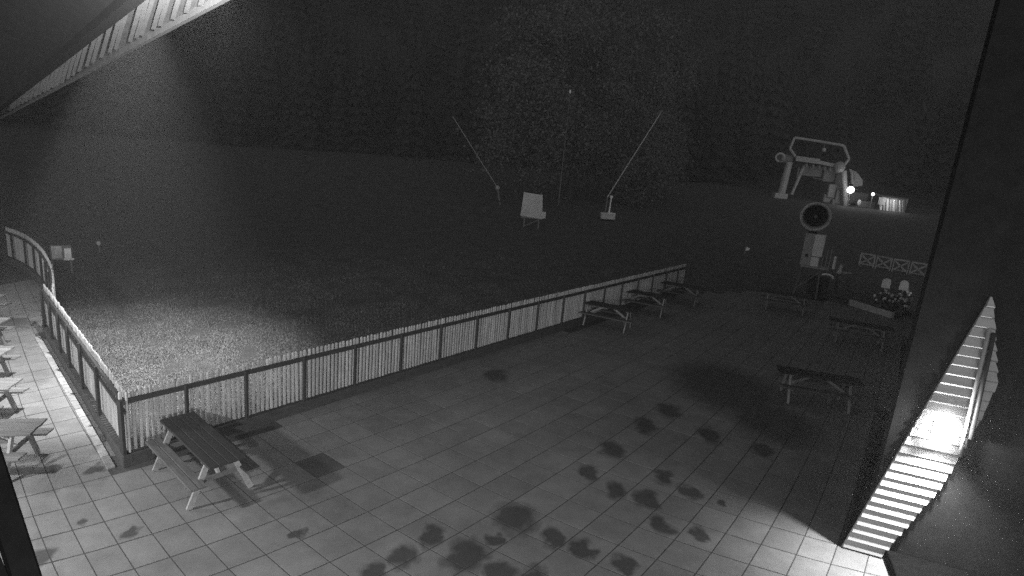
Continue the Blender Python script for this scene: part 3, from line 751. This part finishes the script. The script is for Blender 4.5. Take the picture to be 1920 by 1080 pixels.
hz = P[2] - o.location[2]
MB().ball((0, 0, hz), .22, 10, 8, (1, .8, 1.7)).build("head", M["white"], o); MB().tube((0, 0, -.2), (0, 0, hz - .3), .06, .06, 8).build("post", M["steel_dark"], o)
# hut
def hp(x, y, k=0.0): return at(x, y, LD + k)
HC = hp(1674, 402); zg = HC[2]; hut = empty("slatted_hut", (HC[0], HC[1], zg)); tag(hut, "small hut with bright vertical boards under a lamplit eave", "hut")
hb = np.array([HC[0], HC[1], zg])
for i in range(8):
    x = 1651 + i * 6.0; a_, b_ = hp(x, 401 + (x - 1650) * .06), hp(x + 1.5, 371 + (x - 1650) * .11)
    a_[2] = zg + .05
    MB().beam(a_ - hb, b_ - hb, .30, .10, up=(.3, -1, 0)).build("board", M["hut"] if i % 2 else M["white"], hut)
c0, c1 = hp(1650, 386, 1.0) - hb, hp(1698, 392, 1.0) - hb
MB().beam(c0, c1, 1.6, 2.6).build("body", M["steel_dark"], hut)
MB().beam(hp(1644, 365, -.4) - hb, hp(1699, 373, -.4) - hb, 3.0, .16).build("roof", M["steel_dark"], hut)
MB().box(hp(1654, 377, -.5) - hb, (.7, .3, .9)).build("panel", M["hut"], hut)
point("unseen_bulb", tuple(hp(1675, 377, -1.1) - hb), 60, .1, hut)  # unseen light added under the roof to brighten the boards

# ------------------------------------------------------------------ trees
def tree(px, py, h, w, label, mat_, n=20000, k=0):
    P = on_terrain(px, py); d = np.hypot(P[0], P[1]) + k; P = at(px, py, d); P[2] = terrain_z(P[0], P[1])
    o = empty("broadleaf_tree", tuple(P)); tag(o, label, "tree", "trees behind the sign board")
    mb = MB(); mb.tube((0, 0, -.3), (0, 0, h * .35), .32, .22, 10); mb.tube((0, 0, h * .35), (.3, .2, h * .8), .22, .06, 8)
    tips = []
    for i in range(9):
        t = rng.uniform(0, 6.28); z = h * rng.uniform(.12, .65); L = w * rng.uniform(.3, .45)
        e_ = np.array([L * math.cos(t), L * math.sin(t), z + L * .6]); mb.tube((0, 0, z), e_, .12, .03, 6); tips.append(e_)
    mb.build("trunk", M["bark"], o)
    V = []; 
    clumps = [np.array([0, 0, h * .9])] + tips + [np.array([rng.uniform(-.38, .38) * w, rng.uniform(-.38, .38) * w, h * rng.uniform(.12, .95)]) for _ in range(44)]
    for c in clumps:
        m_ = n // len(clumps); r = w * rng.uniform(.12, .22) * (1.15 - .6 * c[2] / h)
        u = rng.randn(m_, 3); u /= np.linalg.norm(u, axis=1)[:, None]
        cc = c + u * r * 1.25 * np.abs(rng.randn(m_, 1)) ** .8
        t = rng.randn(m_, 3); t /= np.linalg.norm(t, axis=1)[:, None]; w_ = np.cross(t, rng.randn(m_, 3)); w_ /= np.linalg.norm(w_, axis=1)[:, None]
        s = .115 * rng.uniform(.5, 1.5, (m_, 1))
        V.append(np.stack([cc - t * s, cc - w_ * s * .6, cc + t * s, cc + w_ * s * .6], 1).reshape(-1, 3))
    V = np.concatenate(V); me = bpy.data.meshes.new("crown"); me.from_pydata(V.tolist(), [], np.arange(len(V)).reshape(-1, 4).tolist()); me.materials.append(mat_)
    link("crown", me, o)
tree(965, 398, 17, 9, "tall faint tree behind the sign board", M["leaf"], k=6)
tree(1065, 392, 21, 11, "tallest pale tree between the two snow lances", M["leaf"], 26000, k=8)
tree(1150, 388, 20, 9, "tall pale tree rising behind the hydrant box", M["leaf"], k=9)
tree(1205, 380, 17, 7.5, "pale tree at the edge of the dark, beside the long lance", M["leaf"], k=8)
tree(1198, 394, 5.0, 5.5, "low bush at the foot of the trees beside the long lance", M["leaf"], 5000, k=2)

def forest():
    base = []; nn = 11
    for j in range(nn):
        z = .08 + .92 * j / nn; r = .24 * (1 - z) + .012
        for k in range(9):
            t = 2 * math.pi * (k + .5 * (j % 2)) / 9 + rng.uniform(-.2, .2); rr = r * rng.uniform(.75, 1.2)
            d = np.array([math.cos(t), math.sin(t), 0]); s_ = np.array([-d[1], d[0], 0]) * r * .33
            base.append([np.array([0, 0, z + .05]), d * rr * .6 + s_ + [0, 0, z], d * rr + [0, 0, z - .05], d * rr * .6 - s_ + [0, 0, z]])
    base = np.array(base).reshape(-1, 3); V = []; cnt = 0
    while cnt < 520:
        r = rng.uniform(96, 215); az = R(rng.uniform(-50, 54)); x, y = r * math.sin(az), r * math.cos(az)
        px = 960 + math.tan(az) * FPX
        if r < 112 and 1380 < px < 1800: continue
        h = rng.uniform(13, 23); a = rng.uniform(0, 6.28); c, s = math.cos(a), math.sin(a)
        b = base * h; b = np.c_[b[:, 0] * c - b[:, 1] * s, b[:, 0] * s + b[:, 1] * c, b[:, 2]] * [1, 1, 1] + [x, y, terrain_z(x, y) - .3]
        V.append(b); cnt += 1
    V = np.concatenate(V); me = bpy.data.meshes.new("forest"); me.from_pydata(V.tolist(), [], np.arange(len(V)).reshape(-1, 4).tolist()); me.materials.append(M["needle"])
    tag(link("forest", me), "dark wooded hillside behind the lawn and the lift", "forest", kind="stuff")
forest()

# ------------------------------------------------------------------ haze added for lamp glow and to lift the blacks
HAZE = 0.0040
if HAZE:
    hz = bpy.data.materials.new("added_glow_haze"); hz.use_nodes = True; t = hz.node_tree; t.nodes.clear()
    pv = t.nodes.new("ShaderNodeVolumePrincipled"); oo = t.nodes.new("ShaderNodeOutputMaterial")
    pv.inputs["Color"].default_value = (.85, .85, .85, 1); pv.inputs["Density"].default_value = HAZE; pv.inputs["Anisotropy"].default_value = .3
    t.links.new(pv.outputs[0], oo.inputs["Volume"])
    o = MB().box((0, 165, 80), (680, 350, 166)).build("haze", hz); o["kind"] = "stuff"
